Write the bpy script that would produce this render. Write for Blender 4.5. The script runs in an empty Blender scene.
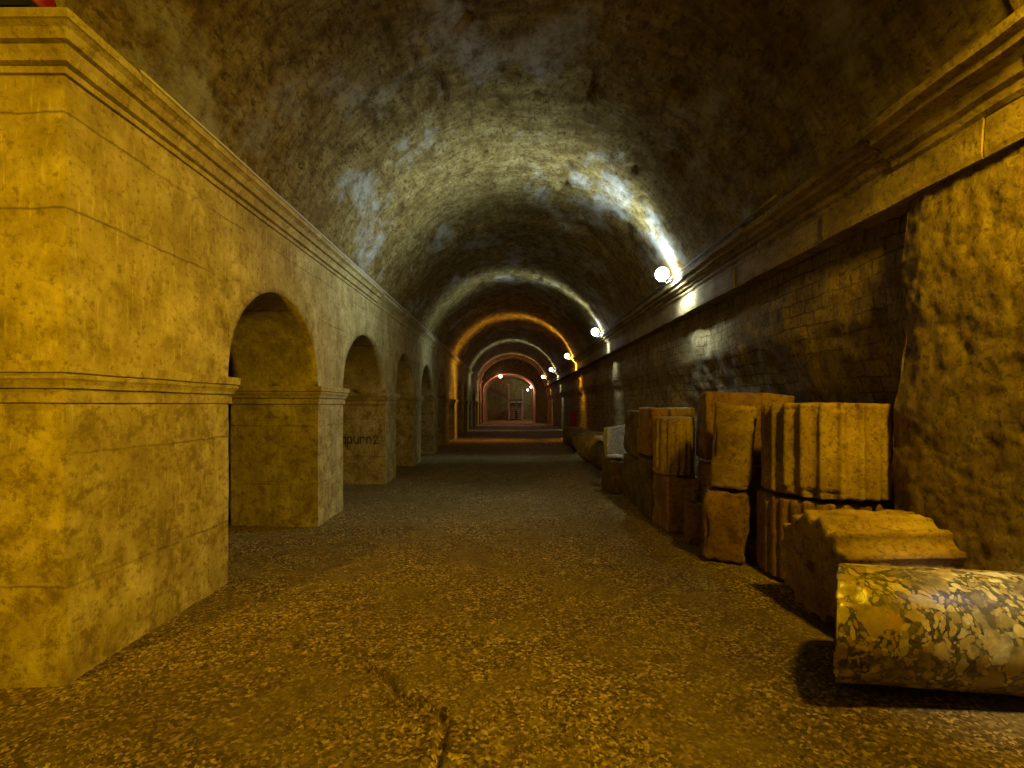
import bpy, bmesh, math, random
from mathutils import Vector, noise, Matrix

random.seed(7)
SC = bpy.context.scene
COL = SC.collection
PI = math.pi

# ------------------------------------------------------------------ helpers
def nz(p, s=1.0, off=0.0):
    return noise.noise(Vector((p[0]*s+off, p[1]*s+off*1.7, p[2]*s-off)))

def fbm(p, s=1.0, off=0.0, o=4):
    a, t = 1.0, 0.0
    for _ in range(o):
        t += a*nz(p, s, off); s *= 2.03; a *= 0.52; off += 11.3
    return t

def mesh_obj(name, verts, faces, mat=None, parent=None, smooth=True, kind=None):
    me = bpy.data.meshes.new(name)
    me.from_pydata([tuple(v) for v in verts], [], faces)
    bm = bmesh.new(); bm.from_mesh(me)
    bmesh.ops.remove_doubles(bm, verts=bm.verts, dist=1e-5)
    bmesh.ops.recalc_face_normals(bm, faces=bm.faces)
    bm.to_mesh(me); bm.free()
    if smooth:
        for p in me.polygons: p.use_smooth = True
    o = bpy.data.objects.new(name, me); COL.objects.link(o)
    if mat: me.materials.append(mat)
    if parent: o.parent = parent
    if kind: o['kind'] = kind
    return o

def tag(o, label, cat, group=None):
    o['label'] = label; o['category'] = cat
    if group: o['group'] = group
    return o

def empty(name, loc, rz=0.0):
    o = bpy.data.objects.new(name, None); COL.objects.link(o)
    o.location = loc; o.rotation_euler = (0, 0, rz)
    o.empty_display_size = 0.1
    return o

class MB:
    """collects quads / grids / boxes / tubes into one mesh"""
    def __init__(s): s.v = []; s.f = []
    def grid(s, fn, nu, nv, flip=False):
        b = len(s.v)
        for i in range(nu+1):
            for j in range(nv+1):
                s.v.append(fn(i/nu, j/nv))
        for i in range(nu):
            for j in range(nv):
                a = b+i*(nv+1)+j
                q = (a, a+1, a+nv+2, a+nv+1)
                s.f.append(q[::-1] if flip else q)
        return s
    def box(s, x0, x1, y0, y1, z0, z1):
        b = len(s.v)
        for x in (x0, x1):
            for y in (y0, y1):
                for z in (z0, z1): s.v.append((x, y, z))
        for q in ((0,1,3,2),(4,6,7,5),(0,4,5,1),(2,3,7,6),(0,2,6,4),(1,5,7,3)):
            s.f.append(tuple(b+i for i in q))
        return s
    def tube(s, pts, r, n=8):
        b = len(s.v); m = len(pts)
        for i, p in enumerate(pts):
            p = Vector(p)
            d = (Vector(pts[min(i+1, m-1)])-Vector(pts[max(i-1, 0)])).normalized()
            u = d.cross(Vector((0.13, 0.2, 1))).normalized()
            w = d.cross(u)
            for k in range(n):
                a = 2*PI*k/n
                s.v.append(p+u*(r*math.cos(a))+w*(r*math.sin(a)))
        for i in range(m-1):
            for k in range(n):
                k2 = (k+1) % n
                s.f.append((b+i*n+k, b+i*n+k2, b+(i+1)*n+k2, b+(i+1)*n+k))
        s.f.append(tuple(b+k for k in range(n))[::-1])
        s.f.append(tuple(b+(m-1)*n+k for k in range(n)))
        return s
    def lathe(s, prof, axis='Z', org=(0,0,0), n=24):
        """prof: list of (radius, height)"""
        b = len(s.v); ox, oy, oz = org
        for (r, h) in prof:
            for k in range(n):
                a = 2*PI*k/n; c, d = r*math.cos(a), r*math.sin(a)
                s.v.append({'Z': (ox+c, oy+d, oz+h), 'X': (ox+h, oy+c, oz+d), 'Y': (ox+c, oy+h, oz+d)}[axis])
        for i in range(len(prof)-1):
            for k in range(n):
                k2 = (k+1) % n
                s.f.append((b+i*n+k, b+i*n+k2, b+(i+1)*n+k2, b+(i+1)*n+k))
        return s
    def build(s, name, mat=None, parent=None, smooth=True, kind=None):
        return mesh_obj(name, s.v, s.f, mat, parent, smooth, kind)

# ------------------------------------------------------------------ materials
class NT:
    def __init__(s, name):
        s.m = bpy.data.materials.new(name); s.m.use_nodes = True
        s.t = s.m.node_tree; s.t.nodes.clear()
        s.out = s.t.nodes.new('ShaderNodeOutputMaterial')
        s.b = s.n('ShaderNodeBsdfPrincipled'); s.l(s.b.outputs[0], s.out.inputs[0])
        s.tc = s.n('ShaderNodeTexCoord')
        s.geo = None
    def n(s, t, **k):
        nd = s.t.nodes.new(t)
        for a, v in k.items(): setattr(nd, a, v)
        return nd
    def l(s, a, b): s.t.links.new(a, b)
    def pos(s):
        if s.geo is None: s.geo = s.n('ShaderNodeNewGeometry')
        return s.geo.outputs['Position']
    def noise(s, vec, scale, detail=6, rough=0.6, dist=0.0):
        q = s.n('ShaderNodeTexNoise'); s.l(vec, q.inputs['Vector'])
        q.inputs['Scale'].default_value = scale; q.inputs['Detail'].default_value = detail
        q.inputs['Roughness'].default_value = rough; q.inputs['Distortion'].default_value = dist
        return q.outputs['Fac']
    def ramp(s, fac, stops, interp='LINEAR'):
        q = s.n('ShaderNodeValToRGB'); s.l(fac, q.inputs[0])
        e = q.color_ramp.elements; q.color_ramp.interpolation = interp
        while len(e) > 1: e.remove(e[-1])
        for i, (p, c) in enumerate(stops):
            if not hasattr(c, '__len__'): c = (c, c, c)
            el = e[0] if i == 0 else e.new(p)
            el.position = p; el.color = (*c, 1)
        return q.outputs[0]
    def math(s, op, a, b=None, c=None, clamp=False):
        q = s.n('ShaderNodeMath', operation=op, use_clamp=clamp)
        for i, x in enumerate((a, b, c)):
            if x is None: continue
            if hasattr(x, 'links'): s.l(x, q.inputs[i])
            else: q.inputs[i].default_value = x
        return q.outputs[0]
    def mix(s, fac, a, b, mode='MIX'):
        q = s.n('ShaderNodeMix', data_type='RGBA', blend_type=mode)
        for i, x in ((0, fac), (6, a), (7, b)):
            if hasattr(x, 'links'): s.l(x, q.inputs[i])
            elif i == 0: q.inputs[0].default_value = x
            else: q.inputs[i].default_value = (*x, 1)
        return q.outputs[2]
    def mapping(s, vec, scale=(1,1,1), rot=(0,0,0), loc=(0,0,0)):
        q = s.n('ShaderNodeMapping'); s.l(vec, q.inputs[0])
        q.inputs['Scale'].default_value = scale; q.inputs['Rotation'].default_value = rot
        q.inputs['Location'].default_value = loc
        return q.outputs[0]
    def sep(s, vec):
        q = s.n('ShaderNodeSeparateXYZ'); s.l(vec, q.inputs[0]); return q.outputs
    def comb(s, x, y, z):
        q = s.n('ShaderNodeCombineXYZ')
        for i, v in enumerate((x, y, z)):
            if hasattr(v, 'links'): s.l(v, q.inputs[i])
            else: q.inputs[i].default_value = v
        return q.outputs[0]
    def bump(s, h, dist=0.02, strength=1.0, prev=None):
        q = s.n('ShaderNodeBump'); s.l(h, q.inputs['Height'])
        q.inputs['Distance'].default_value = dist; q.inputs['Strength'].default_value = strength
        if prev: s.l(prev, q.inputs['Normal'])
        return q.outputs[0]
    def done(s, col=None, rough=0.9, normal=None, spec=0.2):
        if col is not None:
            if hasattr(col, 'links'): s.l(col, s.b.inputs['Base Color'])
            else: s.b.inputs['Base Color'].default_value = (*col, 1)
        if hasattr(rough, 'links'): s.l(rough, s.b.inputs['Roughness'])
        else: s.b.inputs['Roughness'].default_value = rough
        s.b.inputs['Specular IOR Level'].default_value = spec
        if normal is not None: s.l(normal, s.b.inputs['Normal'])
        return s.m

def plaster_mat():
    s = NT('plaster_ashlar'); P = s.pos(); x, y, z = s.sep(P)
    big = s.noise(P, 1.1, 6, 0.65)
    mid = s.noise(P, 5.0, 10, 0.72)
    spk = s.noise(P, 28.0, 8, 0.75)
    streak = s.noise(s.mapping(P, (9, 9, 1.3)), 1.0, 8, 0.7)
    scr = s.noise(s.mapping(P, (45, 45, 6), (0.2, 0.1, 0)), 1.0, 6, 0.7)
    c = s.ramp(mid, [(0.30, (0.14, 0.10, 0.026)), (0.43, (0.34, 0.27, 0.09)), (0.55, (0.50, 0.42, 0.175)), (0.70, (0.66, 0.58, 0.30))])
    c = s.mix(s.ramp(big, [(0.40, 0.0), (0.64, 0.65)]), c, (0.30, 0.235, 0.09))
    c = s.mix(s.ramp(streak, [(0.48, 0.0), (0.70, 0.55)]), c, (0.21, 0.165, 0.06))
    c = s.mix(s.ramp(scr, [(0.56, 0.0), (0.66, 0.5)]), c, (0.62, 0.55, 0.30))
    low = s.ramp(s.math('MULTIPLY_ADD', z, -1.0, 1.25), [(0.0, 0.0), (0.12, 1.0)])
    pit = s.ramp(s.noise(P, 11.0, 10, 0.78), [(0.40, 1.0), (0.50, 0.0)])
    pl = s.math('MULTIPLY', pit, s.math('MULTIPLY_ADD', low, 0.75, 0.25))
    c = s.mix(s.math('MULTIPLY', pl, 0.75), c, (0.15, 0.10, 0.03))
    c = s.mix(s.ramp(spk, [(0.38, 0.7), (0.47, 0.0)]), c, (0.16, 0.115, 0.03))
    # joints between the ashlar courses
    wob = s.math('MULTIPLY', s.math('SUBTRACT', s.noise(P, 3.0, 5, 0.65), 0.5), 0.05)
    zz = s.math('ADD', z, wob)
    j = None
    for h in (0.41, 0.965, 1.99, 2.385):
        d = s.math('ABSOLUTE', s.math('SUBTRACT', zz, h))
        k = s.ramp(d, [(0.0, 1.0), (0.008, 0.0)])
        j = k if j is None else s.math('MAXIMUM', j, k)
    brk = s.ramp(s.noise(P, 2.2, 3, 0.5), [(0.42, 0.15), (0.55, 1.0)])
    j = s.math('MULTIPLY', j, brk)
    c = s.mix(s.math('MULTIPLY', j, 0.75), c, (0.07, 0.045, 0.015))
    nrm = s.bump(mid, 0.02, 0.7)
    nrm = s.bump(spk, 0.006, 0.8, nrm)
    nrm = s.bump(pl, 0.008, -0.7, nrm)
    nrm = s.bump(j, 0.012, -1.0, nrm)
    return s.done(c, 0.9, nrm, 0.15)

def vault_mat():
    s = NT('vault_concrete'); P = s.pos()
    big = s.noise(P, 0.9, 6, 0.65)
    lump = s.noise(s.mapping(P, (1, 0.8, 1)), 5.5, 11, 0.76)
    spk = s.noise(s.mapping(P, (1, 0.6, 1.2)), 22.0, 8, 0.78)
    c = s.ramp(lump, [(0.34, (0.07, 0.043, 0.010)), (0.46, (0.28, 0.20, 0.06)), (0.58, (0.45, 0.36, 0.13)), (0.72, (0.60, 0.52, 0.25))])
    c = s.mix(s.ramp(big, [(0.42, 0.0), (0.66, 0.6)]), c, (0.24, 0.155, 0.035))
    c = s.mix(s.ramp(spk, [(0.40, 0.85), (0.49, 0.0)]), c, (0.075, 0.048, 0.012))  # specks carry fine bump shading in the colour
    ring = s.noise(s.mapping(P, (1.3, 9.0, 1.3)), 1.6, 8, 0.72)
    c = s.mix(s.ramp(ring, [(0.40, 0.6), (0.52, 0.0)]), c, (0.15, 0.10, 0.028))
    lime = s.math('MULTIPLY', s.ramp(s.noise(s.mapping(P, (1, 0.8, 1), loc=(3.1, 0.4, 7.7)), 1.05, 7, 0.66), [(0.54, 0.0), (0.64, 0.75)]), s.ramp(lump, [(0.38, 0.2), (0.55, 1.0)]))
    c = s.mix(lime, c, (0.56, 0.58, 0.52))  # low-frequency pale grey patches, stronger on the raised lumps
    hole = s.ramp(s.noise(P, 3.4, 12, 0.84), [(0.35, 1.0), (0.42, 0.0)])
    c = s.mix(s.math('MULTIPLY', hole, 0.8), c, (0.045, 0.028, 0.01))  # shade inside the holes is put into the colour, besides the bump
    nrm = s.bump(lump, 0.07, 1.0)
    nrm = s.bump(ring, 0.03, 0.8, nrm)
    nrm = s.bump(hole, 0.04, -0.9, nrm)
    nrm = s.bump(spk, 0.022, 1.0, nrm)
    return s.done(c, 0.94, nrm, 0.12)

def rubble_wall_mat(brick):
    s = NT('small_block_masonry' if brick else 'rough_render'); P = s.pos(); x, y, z = s.sep(P)
    big = s.noise(P, 1.4, 6, 0.65)
    lump = s.noise(s.mapping(P, (1.6, 1.6, 0.8)), 6.0, 11, 0.76)
    spk = s.noise(P, 26.0, 8, 0.78)
    c = s.ramp(lump, [(0.32, (0.13, 0.085, 0.027)), (0.48, (0.31, 0.225, 0.09)), (0.62, (0.43, 0.335, 0.155)), (0.76, (0.54, 0.45, 0.25))])
    c = s.mix(s.ramp(big, [(0.42, 0.0), (0.68, 0.55)]), c, (0.22, 0.14, 0.045))
    c = s.mix(s.ramp(spk, [(0.40, 0.8), (0.49, 0.0)]), c, (0.09, 0.057, 0.015))
    nrm = s.bump(big, 0.05, 0.6)
    if brick:
        w1 = s.math('MULTIPLY', s.math('SUBTRACT', s.noise(P, 2.2, 5, 0.65), 0.5), 0.12)
        w2 = s.math('MULTIPLY', s.math('SUBTRACT', s.noise(s.mapping(P, loc=(9, 3, 1)), 3.1, 6, 0.65), 0.5), 0.10)
        vec = s.comb(s.math('ADD', y, w1), s.math('ADD', z, w2), 0.0)
        b = s.n('ShaderNodeTexBrick'); s.l(vec, b.inputs['Vector'])
        b.inputs['Scale'].default_value = 1.0; b.inputs['Brick Width'].default_value = 0.19
        b.inputs['Row Height'].default_value = 0.105; b.inputs['Mortar Size'].default_value = 0.008
        b.inputs['Mortar Smooth'].default_value = 0.6
        b.inputs['Color1'].default_value = (0.72, 0.72, 0.72, 1); b.inputs['Color2'].default_value = (1.1, 1.1, 1.1, 1)
        b.inputs['Mortar'].default_value = (0.9, 0.9, 0.9, 1)
        keep = s.ramp(s.noise(P, 1.7, 7, 0.68), [(0.42, 0.0), (0.56, 1.0)])
        mort = s.math('MULTIPLY', b.outputs['Fac'], keep)
        c = s.mix(1.0, c, b.outputs['Color'], 'MULTIPLY')
        c = s.mix(s.math('MULTIPLY', mort, 0.8), c, (0.05, 0.032, 0.012))
        nrm = s.bump(mort, 0.03, -1.0, nrm)
        nrm = s.bump(b.outputs['Color'], 0.03, 0.5, nrm)
    else:
        pit = s.ramp(s.noise(s.mapping(P, (1, 1, 0.55)), 7.0, 11, 0.8), [(0.38, 1.0), (0.46, 0.0)])
        c = s.mix(s.math('MULTIPLY', pit, 0.55), c, (0.08, 0.052, 0.018))
        nrm = s.bump(pit, 0.03, -0.9, nrm)
    nrm = s.bump(lump, 0.05, 1.0, nrm)
    nrm = s.bump(spk, 0.014, 1.0, nrm)
    return s.done(c, 0.92, nrm, 0.15)

def floor_mat():
    s = NT('gravelly_earth'); P = s.pos()
    big = s.noise(P, 0.8, 6, 0.65)
    mid = s.noise(P, 9.0, 8, 0.72)
    v = s.n('ShaderNodeTexVoronoi'); s.l(P, v.inputs['Vector']); v.inputs['Scale'].default_value = 85.0
    v2 = s.n('ShaderNodeTexVoronoi'); s.l(P, v2.inputs['Vector']); v2.inputs['Scale'].default_value = 42.0
    br = s.n('ShaderNodeSeparateColor'); s.l(v.outputs['Color'], br.inputs[0])
    c = s.ramp(br.outputs[0], [(0.0, (0.035, 0.022, 0.005)), (0.45, (0.16, 0.11, 0.03)), (0.8, (0.34, 0.245, 0.08)), (1.0, (0.68, 0.53, 0.24))])
    mud = s.ramp(s.noise(P, 1.9, 8, 0.68), [(0.48, 0.0), (0.58, 0.8)])
    c = s.mix(s.math('MULTIPLY', mud, 0.8), c, (0.20, 0.15, 0.04))
    c = s.mix(s.ramp(mid, [(0.36, 0.55), (0.5, 0.0)]), c, (0.075, 0.048, 0.015))
    c = s.mix(s.ramp(big, [(0.35, 0.5), (0.6, 0.0)]), c, (0.11, 0.07, 0.022))
    nrm = s.bump(mid, 0.025, 0.9)
    h = s.math('MULTIPLY', s.math('SUBTRACT', 1.0, mud), s.math('ADD', v.outputs['Distance'], s.math('MULTIPLY', v2.outputs['Distance'], 0.7)))
    nrm = s.bump(h, 0.016, -1.0, nrm)
    nrm = s.bump(s.noise(P, 150.0, 3, 0.7), 0.003, 0.7, nrm)
    return s.done(c, 0.88, nrm, 0.2)

def stone_mat(name, dark, midc, light, pit=0.4, streak=(1, 1, 1), scale=1.0):
    s = NT(name); O = s.tc.outputs['Object']
    info = s.n('ShaderNodeObjectInfo')
    off = s.n('ShaderNodeVectorMath', operation='ADD'); s.l(O, off.inputs[0])
    r = s.math('MULTIPLY', info.outputs['Random'], 17.0); s.l(s.comb(r, r, r), off.inputs[1])
    V = off.outputs[0]
    a = s.noise(s.mapping(V, streak), 5.0*scale, 10, 0.74)
    bg = s.noise(V, 2.2*scale, 6, 0.65)
    f = s.noise(V, 34.0, 8, 0.76)
    c = s.ramp(a, [(0.32, dark), (0.48, midc), (0.70, light)])
    c = s.mix(s.ramp(bg, [(0.42, 0.0), (0.66, 0.65)]), c, dark)
    c = s.mix(s.ramp(f, [(0.39, 0.7), (0.48, 0.0)]), c, tuple(q*0.5 for q in dark))
    p = s.ramp(s.noise(V, 11.0*scale, 10, 0.8), [(0.36, 1.0), (0.45, 0.0)])
    c = s.mix(s.math('MULTIPLY', p, pit), c, tuple(q*0.35 for q in dark))
    nrm = s.bump(a, 0.03, 0.8); nrm = s.bump(p, 0.014, -0.9, nrm); nrm = s.bump(f, 0.010, 0.9, nrm)
    return s.done(c, 0.9, nrm, 0.18)

def breccia_mat():
    s = NT('polished_breccia'); O = s.tc.outputs['Object']
    w = s.n('ShaderNodeTexNoise'); s.l(O, w.inputs['Vector']); w.inputs['Scale'].default_value = 9.0; w.inputs['Detail'].default_value = 4
    add = s.n('ShaderNodeVectorMath', operation='MULTIPLY_ADD'); s.l(w.outputs['Color'], add.inputs[0])
    add.inputs[1].default_value = (0.11, 0.11, 0.11); s.l(O, add.inputs[2])
    pal = [(0.0, (0.60, 0.47, 0.12)), (0.22, (0.46, 0.34, 0.07)), (0.42, (0.68, 0.58, 0.22)), (0.58, (0.50, 0.30, 0.05)), (0.68, (0.54, 0.46, 0.15)), (0.85, (0.34, 0.27, 0.06))]
    fine = s.noise(O, 40, 6, 0.75)
    c = s.ramp(s.noise(O, 22, 6, 0.75), [(0.36, (0.025, 0.024, 0.010)), (0.52, (0.12, 0.10, 0.035)), (0.68, (0.30, 0.25, 0.10))])
    for scale, thr, rot in ((34.0, 0.46, 0.2), (17.0, 0.40, 0.7), (8.5, 0.36, 0.5)):
        V = s.mapping(add.outputs[0], (1.0, 1.75, 1.45), (rot, rot*0.6, rot*1.4))
        q = s.n('ShaderNodeTexVoronoi', feature='F1'); s.l(V, q.inputs['Vector']); q.inputs['Scale'].default_value = scale
        sc = s.n('ShaderNodeSeparateColor'); s.l(q.outputs['Color'], sc.inputs[0])
        lim = s.math('MULTIPLY_ADD', sc.outputs[1], 0.42, thr-0.26)
        m_ = s.ramp(s.math('SUBTRACT', q.outputs['Distance'], lim), [(0.0, 1.0), (0.05, 0.0)])
        col = s.mix(s.ramp(fine, [(0.35, 0.45), (0.55, 0.0)]), s.ramp(sc.outputs[0], pal, 'CONSTANT'), (0.22, 0.17, 0.06))
        c = s.mix(m_, c, col)
    c = s.mix(s.ramp(s.noise(O, 4.5, 6, 0.65), [(0.50, 0.0), (0.60, 0.75)]), c, (0.13, 0.105, 0.04))
    nrm = s.bump(s.noise(O, 9.0, 4, 0.6), 0.006, 0.25)
    m = s.done(c, s.ramp(s.noise(O, 8, 4, 0.6), [(0.35, 0.28), (0.7, 0.40)]), nrm, 0.5)
    s.b.inputs['Coat Weight'].default_value = 0.0; s.b.inputs['Coat Roughness'].default_value = 0.2
    return m

def plain_mat(name, col, rough=0.6, metal=0.0, spec=0.4):
    s = NT(name)
    v = s.noise(s.tc.outputs['Object'], 14.0, 4, 0.6)
    c = s.mix(s.ramp(v, [(0.35, 0.0), (0.75, 0.35)]), col, tuple(q*0.55 for q in col))
    m = s.done(c, rough, None, spec); s.b.inputs['Metallic'].default_value = metal
    return m

def globe_mat(name, col, strength):
    s = NT(name); s.t.nodes.remove(s.b)
    e = s.n('ShaderNodeEmission'); e.inputs[0].default_value = (*col, 1); e.inputs[1].default_value = strength
    t = s.n('ShaderNodeBsdfTransparent'); a = s.n('ShaderNodeAddShader')
    s.l(e.outputs[0], a.inputs[0]); s.l(t.outputs[0], a.inputs[1]); s.l(a.outputs[0], s.out.inputs[0])
    return s.m

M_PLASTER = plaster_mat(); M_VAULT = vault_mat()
M_BRICK = rubble_wall_mat(True); M_RENDER = rubble_wall_mat(False)
M_FLOOR = floor_mat()
M_LIME = stone_mat('weathered_limestone', (0.14, 0.085, 0.028), (0.31, 0.21, 0.085), (0.50, 0.38, 0.19))
M_OCHRE = stone_mat('ochre_sandstone', (0.12, 0.065, 0.02), (0.27, 0.155, 0.05), (0.40, 0.26, 0.10), 0.5, (1, 1, 0.35))
M_FLUTE = stone_mat('fluted_limestone', (0.17, 0.105, 0.033), (0.37, 0.255, 0.10), (0.54, 0.41, 0.20), 0.4, (1, 1, 0.6))
M_DARKST = stone_mat('dark_stone', (0.055, 0.036, 0.014), (0.13, 0.09, 0.036), (0.23, 0.17, 0.08), 0.5)
M_GREY = stone_mat('grey_marble_slab', (0.22, 0.22, 0.21), (0.40, 0.41, 0.41), (0.55, 0.56, 0.57), 0.15)
M_PALE = stone_mat('pale_stone', (0.5, 0.48, 0.42), (0.7, 0.68, 0.6), (0.8, 0.78, 0.72), 0.1)
M_BRECCIA = breccia_mat()
M_CORNICE = stone_mat('cornice_limestone', (0.12, 0.082, 0.028), (0.27, 0.20, 0.08), (0.42, 0.33, 0.16), 0.35, (1, 0.5, 1))
M_BLACK = plain_mat('black_metal', (0.02, 0.02, 0.02), 0.5, 0.6)
M_CABLE = plain_mat('grey_conduit', (0.55, 0.53, 0.48), 0.5)
M_DCABLE = plain_mat('dark_cable', (0.16, 0.13, 0.10), 0.6)
M_REDLIT = plain_mat('red_lit_steel', (0.6, 0.015, 0.02), 0.4)  # red light on the stair railing, put into the colour
M_DRED = plain_mat('dark_red_plastic', (0.22, 0.004, 0.008), 0.5)
M_WOOD = plain_mat('brown_painted_steel', (0.16, 0.10, 0.06), 0.6)
M_SOOT = plain_mat('dark_spray_paint', (0.06, 0.045, 0.015), 0.9, 0, 0.1)
M_STEPS = plain_mat('pale_slats', (0.5, 0.42, 0.34), 0.7)

# ------------------------------------------------------------------ dimensions (metres); camera at x=0 y=0 looking along +Y
H = 1.17                 # eye height
XL, TL = -1.85, 0.84     # arcade face and thickness
XF, XB = 2.222, 2.565      # right wall: rendered near part, recessed masonry beyond
Y0 = 1.954               # front of the near pier
YE = 30.4                # arch at the far end
ZC, ZCB = 2.716, 2.542   # left cornice top and bottom
ZI, ZIB = 1.350, 1.180   # impost top and bottom

# piers: (start, end) along Y
piers = [(Y0, 3.083), (4.53, 5.21), (6.96, 7.63), (8.98, 9.77), (11.29, 12.08)]
y = 13.45
while y < YE-1.2:
    piers.append((y, y+0.78)); y += 2.26
piers.append((y, YE+0.5) if y < YE else (YE-0.05, YE+0.5))

# ------------------------------------------------------------------ floor
def floor_z(x, y):
    z = 0.022*fbm((x, y, 0), 0.7, 3.0, 3) + 0.010*fbm((x, y, 0), 3.5, 8.0, 3)
    # ground is a little higher along the stones on the right
    z += 0.03*max(0.0, min(1.0, (x-1.0)/0.8))
    # little dried rill near the camera, winding
    if y < 2.3:
        pts = [(-0.66, 2.13), (-0.52, 2.02), (-0.46, 1.92), (-0.36, 1.84), (-0.28, 1.81), (-0.24, 1.74), (-0.24, 1.60), (-0.27, 1.3)]
        d = 9
        for (a, b) in zip(pts, pts[1:]):
            ax, ay = a; bx, by = b; vx, vy = bx-ax, by-ay
            t = max(0, min(1, ((x-ax)*vx+(y-ay)*vy)/(vx*vx+vy*vy)))
            d = min(d, math.hypot(x-ax-t*vx, y-ay-t*vy))
        z -= 0.03*math.exp(-(d/0.017)**2)-0.008*math.exp(-((d-0.04)/0.02)**2)
    return z
def build_floor():
    m = MB()
    ys = []; yy = -4.0
    while yy < 40:
        ys.append(yy)
        yy += 0.12 if yy < 1.2 else (0.014 if yy < 2.3 else (0.04 if yy < 5 else (0.1 if yy < 10 else 0.3)))
    xs = [-6.2, -5, -4, -3.2]
    xx = -2.8
    while xx < 2.6: xs.append(xx); xx += 0.011 if -0.75 < xx < -0.12 else 0.03
    xs += [2.6, 2.9]
    b = len(ys)
    for a in xs:
        for c in ys: m.v.append((a, c, floor_z(a, c)))
    for i in range(len(xs)-1):
        for j in range(b-1):
            m.f.append((i*b+j, (i+1)*b+j, (i+1)*b+j+1, i*b+j+1))
    return m.build('floor', M_FLOOR, kind='structure')
build_floor()

def build_gravel():
    v, f = [], []
    base = [(1,0,0),(-1,0,0),(0,1,0),(0,-1,0),(0,0,1),(0,0,-1)]
    fc = [(0,2,4),(2,1,4),(1,3,4),(3,0,4),(2,0,5),(1,2,5),(3,1,5),(0,3,5)]
    rnd = random.Random(3)
    n = 0
    while n < 7500:
        yy = 1.35 + 5.5*rnd.random()**1.9
        xx = rnd.uniform(-1.1*yy-0.1, 1.15*yy)
        if xx > 1.9 or xx < -2.7 or (xx > 1.12 and yy > 1.62): continue
        if xx < XL+0.02 and (yy < 3.1 and yy > Y0-0.03): continue
        if xx < XL+0.02 and 4.5 < yy < 5.25: continue
        if nz((xx, yy, 0), 1.6, 5) < -0.1+0.35*rnd.random(): continue
        r = rnd.uniform(0.0022, 0.0055) if rnd.random() < 0.965 else rnd.uniform(0.006, 0.012)
        z = floor_z(xx, yy)+r*0.2
        b = len(v)
        a = rnd.random()*6.28; ca, sa = math.cos(a), math.sin(a)
        sx, sy, sz = rnd.uniform(0.8, 1.5), rnd.uniform(0.7, 1.1), rnd.uniform(0.5, 0.9)
        for p in base:
            q = (p[0]*sx*r*rnd.uniform(.8, 1.2), p[1]*sy*r*rnd.uniform(.8, 1.2), p[2]*sz*r)
            v.append((xx+q[0]*ca-q[1]*sa, yy+q[0]*sa+q[1]*ca, z+q[2]))
        f += [tuple(b+i for i in t) for t in fc]
        n += 1
    s = NT('loose_gravel_stone'); P = s.pos()
    c = s.ramp(s.noise(P, 37.0, 2, 0.5), [(0.3, (0.16, 0.11, 0.05)), (0.5, (0.33, 0.24, 0.12)), (0.68, (0.5, 0.4, 0.24))])
    me = bpy.data.meshes.new('gravel'); me.from_pydata(v, [], f); me.materials.append(s.done(c, 0.85))
    o = bpy.data.objects.new('gravel', me); COL.objects.link(o); o['kind'] = 'stuff'
    tag(o, 'loose gravel and grit strewn over the earth floor', 'gravel')
build_gravel()

# ------------------------------------------------------------------ left arcade
def jit(p, a=0.006):
    return (p[0]+a*nz(p, 2.3, 1.0)+a*0.6*nz(p, 9, 4.0), p[1]+a*nz(p, 2.1, 7.0)+a*0.6*nz(p, 8, 2.0), p[2])
def build_arcade():
    m = MB()
    XBk = XL-TL
    zt = 2.72
    def seg(y0, y1, zlow, ny, nzc):
        for X, fl in ((XL, False), (XBk, True)):
            m.grid(lambda u, w, X=X: jit((X, y0+(y1-y0)*u, zlow(u)+(zt-zlow(u))*w)), ny, nzc, fl)
    for i, (a, b) in enumerate(piers):
        near = a < 9
        seg(a, b, lambda u: -0.12, 12 if near else 3, 40 if near else 8)
        # reveals
        for yy, fl in ((a, True), (b, False)):
            w = 2.9 if (i == 0 and yy == a) else TL
            top = zt if (i == 0 and yy == a) else ZI
            m.grid(lambda u, v, yy=yy, w=w, top=top: jit((XL-w*u, yy, -0.12+(top+0.12)*v)), 14 if near else 3, 30 if near else 5, fl)
        if i+1 < len(piers):
            c = piers[i+1][0]; hw = (c-b)/2; rise = 0.715
            def arc(u, b=b, hw=hw):
                t = PI*(1-u)
                return b+hw+hw*math.cos(t), ZI+rise*math.sin(t)
            n = 28 if near else 16
            for X, fl in ((XL, False), (XBk, True)):
                def fn(u, w, X=X, arc=arc):
                    yy, zl = arc(u); return jit((X, yy, zl+(zt-zl)*w))
                m.grid(fn, n, 16 if near else 4, fl)
            def fs(u, w, arc=arc):
                yy, zl = arc(u); return jit((XL-TL*w, yy, zl))
            m.grid(fs, n, 10 if near else 2, True)
    # masonry above the near cornice, over the crossing passage
    m.grid(lambda u, w: (-1.9-2.85*u, Y0+0.1, 2.68+1.7*w), 2, 2)
    return m.build('wall_left', M_PLASTER, kind='structure')
WL = build_arcade()

def sweep(m, path, prof, a=0.003, closed_ends=True):
    """path: list of (x,y,(nx,ny)) corner points with outward mitre; prof: list of (out,z)"""
    b = len(m.v); k = len(prof)
    for (x, y, n) in path:
        for (o, z) in prof:
            p = (x+n[0]*o, y+n[1]*o, z)
            m.v.append((p[0]+a*nz(p, 5, 3), p[1]+a*nz(p, 5, 9), p[2]+a*0.8*nz(p, 4, 5)))
    for i in range(len(path)-1):
        for j in range(k-1):
            q = b+i*k+j
            m.f.append((q, q+1, q+k+1, q+k))
    if closed_ends:
        m.f.append(tuple(b+j for j in range(k)))
        m.f.append(tuple(b+(len(path)-1)*k+j for j in range(k))[::-1])

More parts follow.
